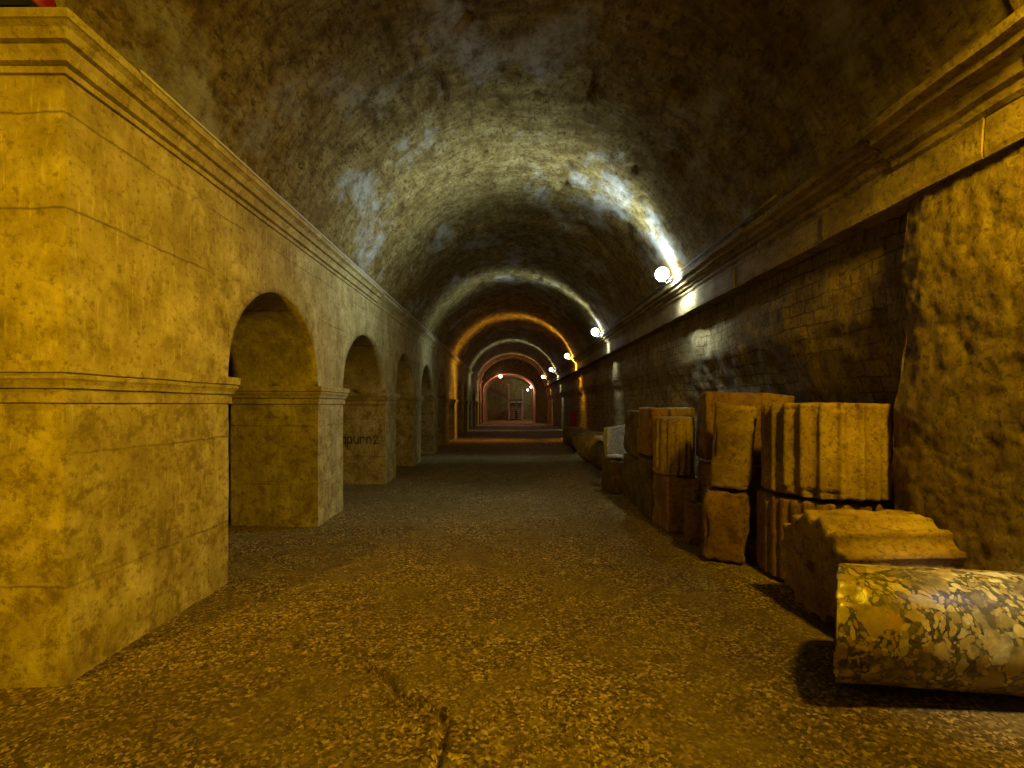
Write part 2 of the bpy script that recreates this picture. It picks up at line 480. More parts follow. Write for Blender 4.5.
def lerp_path(pts, step):
    out = []
    for (p, q) in zip(pts, pts[1:]):
        L = math.hypot(q[0]-p[0], q[1]-p[1]); n = max(1, int(L/step))
        for i in range(n):
            t = i/n
            nn = p[2] if i == 0 else p[3]
            out.append((p[0]+(q[0]-p[0])*t, p[1]+(q[1]-p[1])*t, nn))
    out.append((pts[-1][0], pts[-1][1], pts[-1][2]))
    return out

IMP = [(-0.05, ZIB), (0.014, ZIB), (0.016, ZIB+0.045), (0.006, ZIB+0.05), (0.006, ZIB+0.056), (0.024, ZIB+0.06), (0.028, ZIB+0.075), (0.036, ZIB+0.09), (0.044, ZIB+0.10),
       (0.046, ZIB+0.112), (0.038, ZIB+0.116), (0.038, ZIB+0.12), (0.052, ZIB+0.124), (0.054, ZI), (-0.05, ZI+0.002)]
for i, (a, b) in enumerate(piers):
    if i == len(piers)-1: break
    m = MB(); st = 0.08 if a < 9 else 0.4
    xe = XL-TL
    # points: x, y, mitre normal, face normal for in-between points
    pts = [(XL-2.85 if i == 0 else xe, a, (0, -1), (0, -1)), (XL, a, (1, -1), (1, 0)), (XL, b, (1, 1), (0, 1)), (xe, b, (0, 1), (0, 1))]
    sweep(m, lerp_path(pts, st), IMP)
    o = m.build('impost_moulding', M_PLASTER, WL, smooth=False)

CORN = [(-0.06, ZCB), (0.016, ZCB), (0.018, ZCB+0.026), (0.010, ZCB+0.028), (0.040, ZCB+0.034), (0.046, ZCB+0.06), (0.060, ZCB+0.085), (0.050, ZCB+0.090), (0.078, ZCB+0.094), (0.084, ZCB+0.105),
        (0.096, ZCB+0.125), (0.118, ZCB+0.138), (0.126, ZCB+0.14), (0.128, ZC), (-0.1, ZC+0.012)]
def cornice_left():
    m = MB()
    YB = 6.45   # crisp moulding stops here; beyond, the ledge is worn
    pts = [(XL-2.85, Y0, (0, -1), (0, -1)), (XL, Y0, (1, -1), (1, 0)), (XL, YB, (1, 0), (1, 0))]
    sweep(m, lerp_path(pts, 0.12), CORN)
    return m.build('trim_1', M_PLASTER, smooth=False, kind='structure')
cornice_left()
def cornice_left_worn():
    m = MB()
    pr = [(-0.06, ZCB-0.01), (0.012, ZCB), (0.022, ZCB+0.05), (0.05, ZCB+0.085), (0.085, ZCB+0.11), (0.11, ZCB+0.13), (0.112, ZC-0.008), (0.09, ZC), (-0.1, ZC+0.01)]
    pts = [(XL, 6.47, (1, 0), (1, 0)), (XL, YE, (1, 0), (1, 0))]
    sweep(m, lerp_path(pts, 0.15), pr, a=0.014)
    return m.build('trim_2', M_PLASTER, smooth=False, kind='structure')
cornice_left_worn()

# dark spray writing on the reveal of the third pier (Y=6.96 face, seen through the second arch)
def graffiti():
    yy = 6.96-0.012
    g = []   # strokes in local (u right, v up), letter units
    def letter(strokes, ox, sc):
        for st in strokes: g.append([(ox+p[0]*sc, p[1]*sc) for p in st])
    A = [[(0.7, 0.9), (0.2, 1.0), (0.0, 0.5), (0.2, 0.05), (0.7, 0.2)], [(0.7, 1.0), (0.7, 0.0)]]
    P_ = [[(0, 1.0), (0.0, -0.6)], [(0, 0.9), (0.5, 1.0), (0.7, 0.5), (0.5, 0.05), (0, 0.15)]]
    U = [[(0, 1), (0.05, 0.2), (0.35, 0.0), (0.65, 0.2)], [(0.7, 1), (0.7, 0)]]
    R = [[(0, 1), (0, 0)], [(0, 0.7), (0.3, 1), (0.6, 0.9)]]
    N = [[(0, 1), (0, 0)], [(0, 0.75), (0.4, 1), (0.6, 0.7), (0.6, 0)]]
    TWO = [[(0, 0.9), (0.35, 1.25), (0.7, 0.9), (0.05, 0.0), (0.8, 0.05)]]
    x = 0
    for L in (A, P_, U, R, N, TWO):
        letter(L, x, 1.0); x += 0.98
    m = MB(); sc = 0.098
    for st in g:
        for (p, q) in zip(st, st[1:]):
            dx, dz = q[0]-p[0], q[1]-p[1]; L = math.hypot(dx, dz) or 1
            nx, nzv = -dz/L*0.075, dx/L*0.075
            ex, ez = dx/L*0.08, dz/L*0.08
            b = len(m.v)
            for (cx, cz) in ((p[0]-ex+nx, p[1]-ez+nzv), (q[0]+ex+nx, q[1]+ez+nzv), (q[0]+ex-nx, q[1]+ez-nzv), (p[0]-ex-nx, p[1]-ez-nzv)):
                m.v.append((-2.50+cx*sc, yy, 0.60+cz*sc))
            m.f.append((b, b+1, b+2, b+3))
    m.build('graffiti', M_SOOT, WL, smooth=False)
graffiti()

# parallel gallery glimpsed through the arches
def back_gallery():
    m = MB()
    m.grid(lambda u, w: (-5.6+0.03*nz((0, u*20, w*3), 1, 2), 2.2+29*u, -0.1+3.0*w), 60, 8)
    m.build('wall_back_gallery', M_RENDER, kind='structure')
    m = MB()
    m.grid(lambda u, w: (-4.15+1.5*math.cos(PI*w), 2.2+29*u, 2.6+1.3*math.sin(PI*w)), 60, 20)
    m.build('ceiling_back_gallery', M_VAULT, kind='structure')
back_gallery()

# ------------------------------------------------------------------ vault
XCEN, ZCR, RV = 0.12, 4.14, 2.108
def build_vault():
    ys = []; yy = Y0-0.02
    while yy < YE+0.3:
        ys.append(yy); yy += 0.05 if yy < 5 else (0.07 if yy < 9 else 0.16)
    zc = ZCR-RV
    a0 = math.asin((2.60-zc)/RV)
    na = 150
    m = MB()
    for y_ in ys:
        step = -0.07 if 7.4 < y_ < 11.8 else (-0.015 if 14 < y_ < 19 else 0.0)
        for k in range(na+1):
            t = a0+(PI-2*a0)*k/na
            p = (XCEN+RV*math.cos(t), y_, zc+RV*math.sin(t))
            d = 0.040*fbm(p, 0.9, 2.0, 2)+0.022*fbm(p, 4.0, 6.0, 3)
            # scars of fallen rubble, mostly near the entrance
            hh = fbm(p, 2.2, 21.0, 3)
            if hh > 0.42: d += 0.05*min(1.0, (hh-0.42)*4)
            fd = min(1.0, 4.0*min(k, na-k)/na)
            r = RV+d*fd+step*fd
            m.v.append((XCEN+r*math.cos(t), y_, zc+r*math.sin(t)))
    for i in range(len(ys)-1):
        for k in range(na):
            q = i*(na+1)+k
            m.f.append((q, q+na+1, q+na+2, q+1))
    # the crossing nearest the camera, open to the passage on the left
    def cr(u, w):
        t = a0+(PI*0.62-a0)*u; yy = -2.5+(Y0+2.5-0.02)*w
        p = (XCEN+RV*math.cos(t), yy, zc+RV*math.sin(t)); r = RV+0.04*fbm(p, 0.9, 2.0, 2)+0.022*fbm(p, 4.0, 6.0, 3)
        return (XCEN+r*math.cos(t), yy, zc+r*math.sin(t))
    m.grid(cr, 70, 60)
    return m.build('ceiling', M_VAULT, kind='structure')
build_vault()

# ------------------------------------------------------------------ right wall
EDGE = 2.72
def build_right():
    # rendered near part with a thick broken end
    m = MB()
    def edge(z): return 2.80-0.14*max(0, min(1, z/2.2))+0.05*nz((0, 0, z), 3.5, 2)
    def fr(u, w):
        z = -0.15+2.5*w; yy = -1.5+(edge(z)+1.5)*u
        p = (XF, yy, z)
        fade = min(1.0, (1-u)*30)
        return (XF-0.016*fbm(p, 1.7, 4, 3)-0.009*fbm((p[0], p[1], p[2]*0.7), 6.0, 9, 3)-0.007*fbm((p[0], p[1], p[2]*0.7), 17.0, 5, 3)+(1-fade)*0.03, yy, z)
    m.grid(fr, 230, 150)
    m.grid(lambda u, w: (XF+0.03+0.32*u, edge(-0.15+2.5*w)+0.012*fbm((u, w*3, 0), 6, 2, 2), -0.15+2.5*w), 8, 60)
    m.build('wall_right', M_RENDER, kind='structure')
    # recessed small-block masonry beyond it
    m = MB()
    def fb(u, w):
        yy = 2.55+(YE-2.4)*u**1.6; z = -0.15+2.55*w
        p = (XB, yy, z)
        bulge = 0.22*max(0, min(1, (z-1.05)/0.7))
        if yy > 6.6: bulge = max(bulge, min(0.14, (yy-6.6)*0.3))
        return (XB-bulge-0.030*fbm(p, 1.3, 14, 3)-0.014*fbm(p, 6.0, 3, 3), yy, z)
    m.grid(fb, 330, 70)
    m.build('wall_right_masonry', M_BRICK, kind='structure')
build_right()

# right cornice: moulded blocks over a plain fascia course, joints open and blocks a little out of line
def cornice_right():
    zf = 2.32
    blocks = [(-1.5, 1.55, 0.0, 0.0), (1.56, EDGE-0.02, 0.004, 0.004), (EDGE-0.005, 4.15, 0.03, -0.018), (4.165, 5.6, 0.022, -0.006), (5.612, 8.2, 0.03, -0.012), (8.21, 11.5, 0.02, 0.0), (11.51, 15.4, 0.028, -0.01), (15.41, 20.2, 0.02, 0.0), (20.21, YE, 0.03, 0)]
    for i, (a, b, dx, dz) in enumerate(blocks):
        m = MB()
        pr = [(-0.3, 2.50), (0.012, 2.50), (0.03, 2.52), (0.035, 2.555), (0.06, 2.575), (0.075, 2.62), (0.11, 2.645), (0.145, 2.655), (0.15, 2.685), (0.195, 2.70), (0.20, 2.745), (-0.25, 2.75)]
        pr = [(o*(0.95 if i < 2 else 0.9), z+dz) for (o, z) in pr]
        pts = [(2.205+dx, a, (-1, 0), (-1, 0)), (2.205+dx, b, (-1, 0), (-1, 0))]
        sweep(m, lerp_path(pts, 0.1), pr, a=0.012)
        m.build('trim_3' if i == 0 else 'trim_3.%03d' % i, M_CORNICE, smooth=False, kind='structure')
    fas = [(-1.5, 1.2), (1.205, 2.18), (2.186, 3.3), (3.306, 4.6), (4.606, 6.3), (6.306, 9.1), (9.106, 13), (13.006, 19), (19.006, YE)]
    for i, (a, b) in enumerate(fas):
        m = MB(); dx = 0.006*math.sin(i*2.7)
        pr = [(-0.4, zf), (0.0, zf), (0.004, zf+0.03), (0.0, 2.505), (-0.3, 2.505)]
        pts = [(2.2+dx, a, (-1, 0), (-1, 0)), (2.2+dx, b, (-1, 0), (-1, 0))]
        sweep(m, lerp_path(pts, 0.09), pr, a=0.010)
        m.build('trim_4' if i == 0 else 'trim_4.%03d' % i, M_CORNICE, smooth=False, kind='structure')
cornice_right()

# ------------------------------------------------------------------ far end: wall with an arch, a small lit room with a stair behind
def far_end():
    m = MB(); w, spring, crown = 1.70, 2.05, 3.20
    def outer(t): return (2.7*math.cos(t), 2.05+2.45*math.sin(t))
    def inner(t):
        return (-0.05+w*math.cos(t), spring+(crown-spring)*math.sin(t))
    n = 40
    for Y in (YE, ):
        m.grid(lambda u, v: (lambda a, b: (a[0]+(b[0]-a[0])*v, Y, a[1]+(b[1]-a[1])*v))(inner(PI*u), outer(PI*u)), n, 3)
        m.grid(lambda u, v: (-0.05-w-1.2*u, Y, -0.1+2.15*v), 2, 4)
        m.grid(lambda u, v: (-0.05+w+1.2*u, Y, -0.1+2.15*v), 2, 4)
    YP = 36.4
    m.build('wall_far', M_RENDER, kind='structure')
    m = MB()
    m.grid(lambda u, v: (-0.05-w, YE+(YP-YE)*u, -0.1+2.15*v), 12, 6)
    m.grid(lambda u, v: (-0.05+w, YE+(YP-YE)*u, -0.1+2.15*v), 12, 6)
    m.build('wall_far_passage', M_RENDER, kind='structure')
    m = MB()
    m.grid(lambda u, v: (inner(PI*u)[0], YE+(YP-YE)*v, inner(PI*u)[1]), n, 12)
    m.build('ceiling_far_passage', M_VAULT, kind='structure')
    m = MB(); yb = 39.5
    m.grid(lambda u, v: (-3.4+6.8*u, yb, -0.1+4.6*v), 8, 8)
    m.grid(lambda u, v: (-3.4, YP+(yb-YP)*u, -0.1+4.6*v), 8, 8)
    m.grid(lambda u, v: (3.3, YP+(yb-YP)*u, -0.1+4.6*v), 8, 8)
    m.build('wall_end', M_RENDER, kind='structure')
    m = MB(); m.grid(lambda u, v: (-3.4+6.8*u, YP+(yb-YP)*v, 4.4), 4, 4)
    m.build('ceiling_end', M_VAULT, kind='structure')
    # staircase
    st = empty('staircase', (0, 37.0, -0.11)); st.scale = (1.11, 1.11, 1.11)
    tag(st, 'metal staircase slanting down behind the far pink-lit arch', 'staircase')
    Yl = 0.0
    m = MB(); 
    b = [(-1.85, 2.62), (-1.85, 2.36), (-0.12, 1.52), (-0.12, 1.78)]
    for yy in (-0.05, 0.05):
        for (x, z) in b: m.v.append((x, yy, z))
    m.f += [(0,1,2,3), (7,6,5,4), (0,3,7,4), (1,5,6,2), (0,4,5,1), (3,2,6,7)]
    m.build('stringer', M_WOOD, st, smooth=False)
    m = MB(); m.box(-0.13, -0.02, -0.06, 0.06, 0, 2.55); m.build('post', M_STEPS, st, smooth=False)
    m = MB(); m.box(-0.02, 0.9, -0.2, 1.2, 1.42, 1.56); m.build('landing', M_WOOD, st, smooth=False)
    m = MB(); m.box(0.84, 0.94, -0.05, 0.05, 0, 2.3); m.build('post', M_STEPS, st, smooth=False)
    for k in range(9):
        x = -1.75+k*0.185; z = 2.60-(x+1.85)*0.486
        m = MB(); m.tube([(x, 0, z-0.02), (x, 0, z+0.82)], 0.018, 6); m.build('baluster', M_REDLIT if k % 2 else M_WOOD, st)  # alternate balusters take the red-lit colour
    m = MB(); m.tube([(-1.85, 0, 3.40), (-0.1, 0, 2.55)], 0.03, 6); m.build('handrail', M_REDLIT, st)
    # two slatted panels under the landing
    for k, (x0, x1) in enumerate(((0.02, 0.36), (0.52, 0.84))):
        g = empty('slatted_panel' if k == 0 else 'slatted_panel.001', ((x0+x1)/2*1.15, 38.6, 0)); g.scale = (1.15, 1.0, 1.08)
        tag(g, 'pale slatted panel under the landing, ' + ('beside the stair post' if k == 0 else 'right of the dark gap'), 'panel', 'slatted panels under the stair landing')
        hw = (x1-x0)/2
        m = MB()
        for q in range(9): m.box(-hw, hw, -0.02, 0.02, 0.03+q*0.152, 0.135+q*0.152)
        m.build('slats', M_STEPS, g, smooth=False)
        m = MB(); m.box(-hw, hw, 0.02, 0.05, 0.0, 1.4); m.build('backing', M_WOOD, g, smooth=False)
far_end()

# ------------------------------------------------------------------ lamps along the right cornice
def lamp_profile(light, width, floor_frac, centre=0.0, up=1.0, down=1.0, back=0.25):
    light.use_nodes = True; t = light.node_tree; t.nodes.clear()
    out = t.nodes.new('ShaderNodeOutputLight'); em = t.nodes.new('ShaderNodeEmission')
    tc = t.nodes.new('ShaderNodeTexCoord'); sp = t.nodes.new('ShaderNodeSeparateXYZ')
    t.links.new(tc.outputs['Normal'], sp.inputs[0])
    def mth(op, a, b=None):
        q = t.nodes.new('ShaderNodeMath'); q.operation = op
        for i, x in enumerate((a, b)):
            if x is None: continue
            if hasattr(x, 'links'): t.links.new(x, q.inputs[i])
            else: q.inputs[i].default_value = x
        return q.outputs[0]
    yv = mth('SUBTRACT', sp.outputs[1], centre)
    e = mth('EXPONENT', mth('MULTIPLY', mth('POWER', mth('ABSOLUTE', yv), 2.0), -1.0/(width*width)))
    # less light backwards on to the wall the lamp is fixed to
    bk = t.nodes.new('ShaderNodeMapRange'); t.links.new(sp.outputs[2], bk.inputs[0])
    bk.inputs[1].default_value = -0.35; bk.inputs[2].default_value = 0.15; bk.inputs[3].default_value = back; bk.inputs[4].default_value = 0.10
    fx = t.nodes.new('ShaderNodeMapRange'); t.links.new(sp.outputs[0], fx.inputs[0])
    fx.inputs[1].default_value = -0.35; fx.inputs[2].default_value = 0.02; fx.inputs[3].default_value = 0.0; fx.inputs[4].default_value = 1.0
    side = mth('MAXIMUM', mth('MULTIPLY', sp.outputs[0], -1.0), mth('MULTIPLY', bk.outputs[0], fx.outputs[0]))
    # upward and downward share of the reflector
    q = t.nodes.new('ShaderNodeMapRange'); t.links.new(sp.outputs[2], q.inputs[0])
    q.inputs[1].default_value = -0.25; q.inputs[2].default_value = 0.25; q.inputs[3].default_value = down; q.inputs[4].default_value = up
    side = mth('MULTIPLY', side, q.outputs[0])
    s = mth('MULTIPLY', mth('ADD', mth('MULTIPLY', e, 1-floor_frac), floor_frac), side)
    t.links.new(s, em.inputs['Strength']); t.links.new(em.outputs[0], out.inputs[0])

def point(name, loc, col, power, radius=0.05, prof=None):
    l = bpy.data.lights.new(name, 'POINT'); l.energy = power; l.color = col; l.shadow_soft_size = radius
    if prof: lamp_profile(l, *prof)
    o = bpy.data.objects.new(name, l); COL.objects.link(o); o.location = loc
    return o

LX, LZ = 1.90, 2.785
lamps = [ # y, colour, power, fan width, globe emission, label
    (5.87, (0.80, 1.0, 1.12), 660, 0.38, 22, 0.30, 'large bright white globe lamp on the right cornice, first and biggest in the row'),
    (10.5, (0.72, 0.90, 1.0), 330, 0.18, 18, 0.6, 'bluish white globe lamp, second along the right cornice'),
    (15.65, (1.0, 0.50, 0.06), 520, 0.20, 18, 1.3, 'orange globe lamp, third along the right cornice'),
    (21.7, (0.85, 1.0, 0.85), 300, 0.16, 18, 0.9, 'white globe lamp just past the orange lamp on the cornice'),
    (27.2, (1.0, 0.85, 0.35), 260, 0.14, 18, 1.2, 'pale yellow globe lamp, last on the cornice before the far arch'),
]
M_HOUS = plain_mat('lamp_housing', (0.12, 0.12, 0.12), 0.5, 0.3)
for i, (yy, col, pw, wd, em, dn, lab) in enumerate(lamps):
    g = empty('globe_lamp' if i == 0 else 'globe_lamp.%03d' % i, (LX, yy, 2.69))
    tag(g, lab, 'lamp', 'globe lamps along the right cornice')
    R = 0.085
    m = MB()
    m.lathe([(0.001, -R)]+[(R*math.sin(PI*k/12), -R*math.cos(PI*k/12)) for k in range(1, 12)]+[(0.001, R)], 'Z', (0, 0, LZ-2.69+0.02), 24)
    m.build('globe', globe_mat('globe_glow_%d' % i, tuple(0.55+0.45*c for c in col) if i != 2 else (1, 0.72, 0.32), em*0.35), g)
    m = MB(); m.lathe([(0.001, 0.0), (0.045, 0.0), (0.05, 0.012), (0.03, 0.03), (0.028, 0.035)], 'Z', (0, 0, -0.005), 16)
    m.build('base', M_HOUS, g)
    m = MB(); m.tube([(-0.02, 0, 0.0), (0.06, 0, 0.0), (0.125, 0, 0.03)], 0.014, 8); m.build('bracket', M_HOUS, g)
    point('lamp_light', (LX, yy, LZ+0.02), col, pw, 0.06, (wd, 0.02, -0.12 if i == 0 else -0.03, 1.0, dn, 1.5 if i == 0 else 1.3))

# warm lamp of the same row just outside the view, and one in the crossing passage behind the camera
point('lamp_light', (1.86, 1.22, 2.83), (1.0, 0.60, 0.012), 740, 0.12, (1.2, 0.35, 0.0, 0.07, 1.0, 0.48))
def spot(name, loc, aim, col, power, size, blend=0.8, rad=0.05):
    l = bpy.data.lights.new(name, 'SPOT'); l.energy = power; l.color = col; l.spot_size = math.radians(size); l.spot_blend = blend; l.shadow_soft_size = rad
    o = bpy.data.objects.new(name, l); COL.objects.link(o); o.location = loc
    o.rotation_euler = (Vector(aim)-Vector(loc)).to_track_quat('-Z', 'Y').to_euler()
# unseen cool spot added to give the polished column a highlight streak
spot('cool_spot', (2.14, 1.40, 1.50), (1.98, 1.80, 0.42), (0.30, 0.58, 1.0), 36, 44, 1.0)
sp = bpy.data.lights.new('passage_light', 'SPOT'); sp.energy = 520; sp.color = (1.0, 0.56, 0.008); sp.spot_size = math.radians(62); sp.spot_blend = 0.9; sp.shadow_soft_size = 0.12
so = bpy.data.objects.new('passage_light', sp); COL.objects.link(so); so.location = (-3.3, -1.6, 2.3)
so.rotation_euler = (Vector((-2.5, 1.95, 1.5))-Vector(so.location)).to_track_quat('-Z', 'Y').to_euler()

# reddish lamp under the far arch and two small ones in the room beyond
g = empty('globe_lamp', (-0.62, YE-0.02, 3.02)); tag(g, 'pinkish white lamp at the top of the far arch', 'lamp')
m = MB(); m.lathe([(0.001, -0.1)]+[(0.1*math.sin(PI*k/8), -0.1*math.cos(PI*k/8)) for k in range(1, 8)]+[(0.001, 0.1)], 'Z', (0, 0, 0), 14)
m.build('globe', globe_mat('pink_glow', (1, 0.7, 0.55), 8), g)
m = MB(); m.tube([(0, 0, 0.08), (0, 0.03, 0.2)], 0.03, 8); m.build('base', M_HOUS, g)
point('lamp_light', (-0.62, YE+0.28, 2.85), (1.0, 0.30, 0.25), 60, 0.08)
for i, (x, yy, z) in enumerate(((1.46, 32.6, 2.42), (1.36, 36.0, 2.32))):
    g = empty('globe_lamp', (x, yy, z))
    tag(g, 'small white lamp on the right side under the far arch' if i == 0 else 'small white lamp in the room behind the far arch', 'lamp')
    m = MB(); m.lathe([(0.001, -0.07)]+[(0.07*math.sin(PI*k/8), -0.07*math.cos(PI*k/8)) for k in range(1, 8)]+[(0.001, 0.07)], 'Z', (0, 0, 0), 14)
    m.build('globe', globe_mat('white_glow_%d' % i, (1, 0.98, 0.9), 8), g)
    m = MB(); m.tube([(0.05, 0, 0), (1.63-x, 0, 0.0)], 0.02, 8); m.build('bracket', M_HOUS, g)
point('lamp_light', (1.2, 37.2, 2.9), (0.80, 1.0, 0.65), 40, 0.08)
point('lamp_light', (1.3, 32.6, 2.42), (1.0, 0.45, 0.40), 60, 0.08)

# ------------------------------------------------------------------ cables and small fittings
m = MB()
pts = []
for k in range(60):
    yy = 2.2+k*0.32
    pts.append((XL+0.118+0.004*nz((0, yy, 0), 3, 2), yy, ZC+0.020+0.004*nz((0, yy, 0), 4, 5)))
tag(m.tube(pts, 0.008, 8).build('conduit', M_CABLE), 'thin pale conduit running along the top of the left cornice', 'conduit')
m = MB(); pts = []
for k in range(90):
    yy = 3.6+k*0.29
    pts.append((2.035+0.004*nz((0, yy, 0), 2, 2), yy, 2.772+0.005*nz((0, yy, 0), 2, 9)))
tag(m.tube(pts, 0.011, 8).build('cable', M_DCABLE), 'dark cable feeding the lamps along the right cornice', 'cable')

g = empty('red_fitting', (-1.99, 1.90, ZC+0.008)); tag(g, 'red rounded fitting on a black base on the near pier cornice, cut by the frame', 'fitting')
m = MB(); m.box(-0.22, 0.12, -0.075, 0.08, 0.0, 0.028); m.build('base', M_BLACK, g, smooth=False)
m = MB(); m.lathe([(0.001, -0.10), (0.05, -0.10), (0.062, -0.085), (0.062, 0.085), (0.05, 0.10), (0.001, 0.10)], 'X', (0.01, 0.0, 0.088), 20); m.build('housing', M_DRED, g)

g = empty('red_box', (2.30, 17.3, 0.45)); tag(g, 'small red box fixed low on the right wall below the orange lamp', 'box')
m = MB(); m.box(-0.1, 0.10, -0.2, 0.2, 0.0, 0.5); m.build('body', M_DRED, g, smooth=False)
m = MB(); m.box(-0.11, -0.098, -0.16, 0.16, 0.06, 0.44); m.build('door', M_DRED, g, smooth=False)

# ------------------------------------------------------------------ stones
def drum_mesh(r, h, flutes=0, depth=0.02, nth=None, nh=26, seed=0.0, rough=0.006, taper=0.0, chip=0.02, fillet=0.28, hole=0.0, oblique=0.0, broken=0.0):
    """upright drum, base at z=0; flutes are concave channels between flat fillets"""
    nth = nth or (flutes*14 if flutes else 96)
    def rad(t):
        if not flutes: return r
        ph = (t/(2*PI)*flutes) % 1.0
        if ph < fillet: return r
        q = (ph-fillet)/(1-fillet)
        return r-depth*math.sin(PI*q)**0.55
    m = MB(); rows = []
    cap = [0.12, 0.128, 0.35, 0.6, 0.82, 0.94]
    prof = [(f, 0.0, 'b') for f in cap]+[(0.985, 0.006, 's')]
    for k in range(nh+1): prof.append((1.0, 0.018+(h-0.036)*k/nh, 's'))
    prof += [(0.985, h-0.006, 's')]+[(f, h, 't') for f in reversed(cap)]
    for (f, z, w) in prof:
        row = []
        for k in range(nth):
            t = 2*PI*k/nth
            rr = rad(t)*f*(1-taper*z/h)
            if w == 's' and (z < 0.1*h or z > 0.9*h):   # bitten arrises
                e = fbm((math.cos(t)*r, math.sin(t)*r, 3 if z > h/2 else 0), 7.0, seed+5, 3)
                if e > 0.12: rr -= chip*min(1, (e-0.12)*3)
            x, yv, zz = rr*math.cos(t), rr*math.sin(t), z
            if broken:
                e = fbm((x, yv, zz), 3.2, seed+31, 3)
                if e > 0.25: rr2 = 1-broken*min(1, (e-0.25)*2.5); x *= rr2; yv *= rr2
            n = rough*fbm((x, yv, zz), 9, seed, 3)
            x += n*math.cos(t); yv += n*math.sin(t)
            if w != 's' or z < 0.03 or z > h-0.03:
                zz += rough*1.4*fbm((x, yv, 0), 5, seed+2, 3)
            if oblique: zz += oblique*yv*(1-z/h)
            if hole and w == 'b' and f <= 0.12: zz += hole
            row.append(len(m.v)); m.v.append((x, yv, zz))
        rows.append(row)
    for a, b in zip(rows, rows[1:]):
        for k in range(nth):
            k2 = (k+1) % nth
            m.f.append((a[k], a[k2], b[k2], b[k]))
    m.f.append(tuple(rows[0])[::-1]); m.f.append(tuple(rows[-1]))
    return m

def block_mesh(sx, sy, sz, seed=0.0, rough=0.014, edge=0.035, n=22, skew=(0, 0), topslope=0.0, bevelx=0.0):
    """hewn block with worn arrises, base centred at origin"""
    m = MB(); edge *= 0.5; rough *= 1.25
    def shape(p):
        x, yv, z = p     # -1..1
        # round the arrises
        q = []
        ext = (sx/2, sy/2, sz/2)
        v = [x*ext[0], yv*ext[1], z*ext[2]]
        lim = [max(1e-4, e-edge) for e in ext]
        core = [max(-l, min(l, c)) for c, l in zip(v, lim)]
        d = [a-b for a, b in zip(v, core)]
        L = math.sqrt(sum(c*c for c in d))
        if L > 1e-9:
            s = min(1.0, edge/L)
            v = [c+e*s for c, e in zip(core, d)]
        dirv = Vector((x**3, yv**3, z**3)); dirv.normalize()
        off = rough*fbm(v, 4.0, seed, 3)+rough*0.5*fbm(v, 13, seed+3, 3)
        e = fbm(v, 5.0, seed+9, 2)
        edgy = sorted((abs(x), abs(yv), abs(z)))[1]
        if e > 0.15 and edgy > 0.7: off -= 0.05*min(1, (e-0.15)*2)*(edgy-0.7)/0.3
        v = [c+off*k for c, k in zip(v, dirv)]
        zz = v[2]+sz/2
        t = zz/sz
        return (v[0]+skew[0]*t, v[1]+skew[1]*t, zz+topslope*x*t)
    for ax in range(3):
        for sg in (-1, 1):
            def fn(u, w, ax=ax, sg=sg):
                a, b = math.sin((u-0.5)*PI*0.94)/math.sin(PI*0.47), math.sin((w-0.5)*PI*0.94)/math.sin(PI*0.47)
                p = [0, 0, 0]; p[ax] = sg; p[(ax+1) % 3] = a; p[(ax+2) % 3] = b
                return shape(p)
            m.grid(fn, n, n, sg < 0)
    return m

def place(o, loc, rot=(0, 0, 0)):
    o.location = loc; o.rotation_euler = rot; return o
D = math.radians

# polished breccia column lying in front
m = drum_mesh(0.232, 0.83, 0, nth=96, nh=40, seed=2.1, rough=0.0022, chip=0.012, oblique=0.60)
o = m.build('marble_shaft', M_BRECCIA)
o.data.materials.append(M_DARKST)
for p in o.data.polygons:
    if p.normal.z < -0.72: p.material_index = 1  # end turned away from the lamp: its shade is put into the colour
place(o, (1.375, 1.985, 0.262), (0, D(91.5), D(-5)))
tag(o, 'polished breccia marble column lying on the ground in front, with cream and yellow patches', 'column shaft')

# fluted drum lying behind it with a square dowel hole
m = drum_mesh(0.292, 0.60, 15, 0.034, nh=26, seed=5.5, rough=0.008, chip=0.016, fillet=0.22, hole=0.07, broken=0.05)
o = m.build('stone_drum', M_FLUTE)
place(o, (1.60, 2.50, 0.312), (0, D(90), D(2)))
tag(o, 'broad fluted column drum lying on its side behind the marble column, dark end facing out', 'column drum', 'fragments stacked along the right wall')

def stone(mb, name, mat, loc, rot, label, cat):
    o = mb.build(name, mat); place(o, loc, rot)
    return tag(o, label, cat, 'fragments stacked along the right wall')

stone(drum_mesh(0.388, 0.54, 34, 0.016, nh=24, seed=8.0, rough=0.004, chip=0.012, fillet=0.3), 'stone_drum', M_OCHRE, (2.115, 3.20, 0.03), (0, 0, 0.2),
      'reddish narrow-fluted column drum standing under the big fluted drum', 'column drum')
stone(drum_mesh(0.376, 0.585, 22, 0.030, nh=40, seed=11.0, rough=0.005, chip=0.02, fillet=0.2), 'stone_drum', M_FLUTE, (2.105, 3.14, 0.592), (D(-0.8), D(0.6), 0.05),
      'big fluted column drum standing upright on top of the reddish drum', 'column drum')
stone(block_mesh(0.29, 0.34, 0.51, 3.0, 0.02, 0.07, skew=(0.02, 0.0)), 'stone_block', M_OCHRE, (1.612, 3.555, 0.025), (0, 0, D(-22)),
      'lower rough stone block standing on the ground left of the reddish drum', 'stone block')
stone(block_mesh(0.27, 0.34, 0.61, 7.0, 0.014, 0.05, skew=(0.03, 0.0), topslope=-0.02), 'stone_block', M_LIME, (1.665, 3.57, 0.562), (0, D(1.0), D(-24)),
      'tall rough block standing on a lower block beside the big fluted drum', 'stone block')
stone(block_mesh(0.16, 0.22, 0.34, 12.0, 0.025, 0.06), 'stone_block', M_OCHRE, (1.555, 3.95, 0.02), (0, 0, D(-16)),
      'small low stone chunk on the ground between two taller blocks', 'stone block')
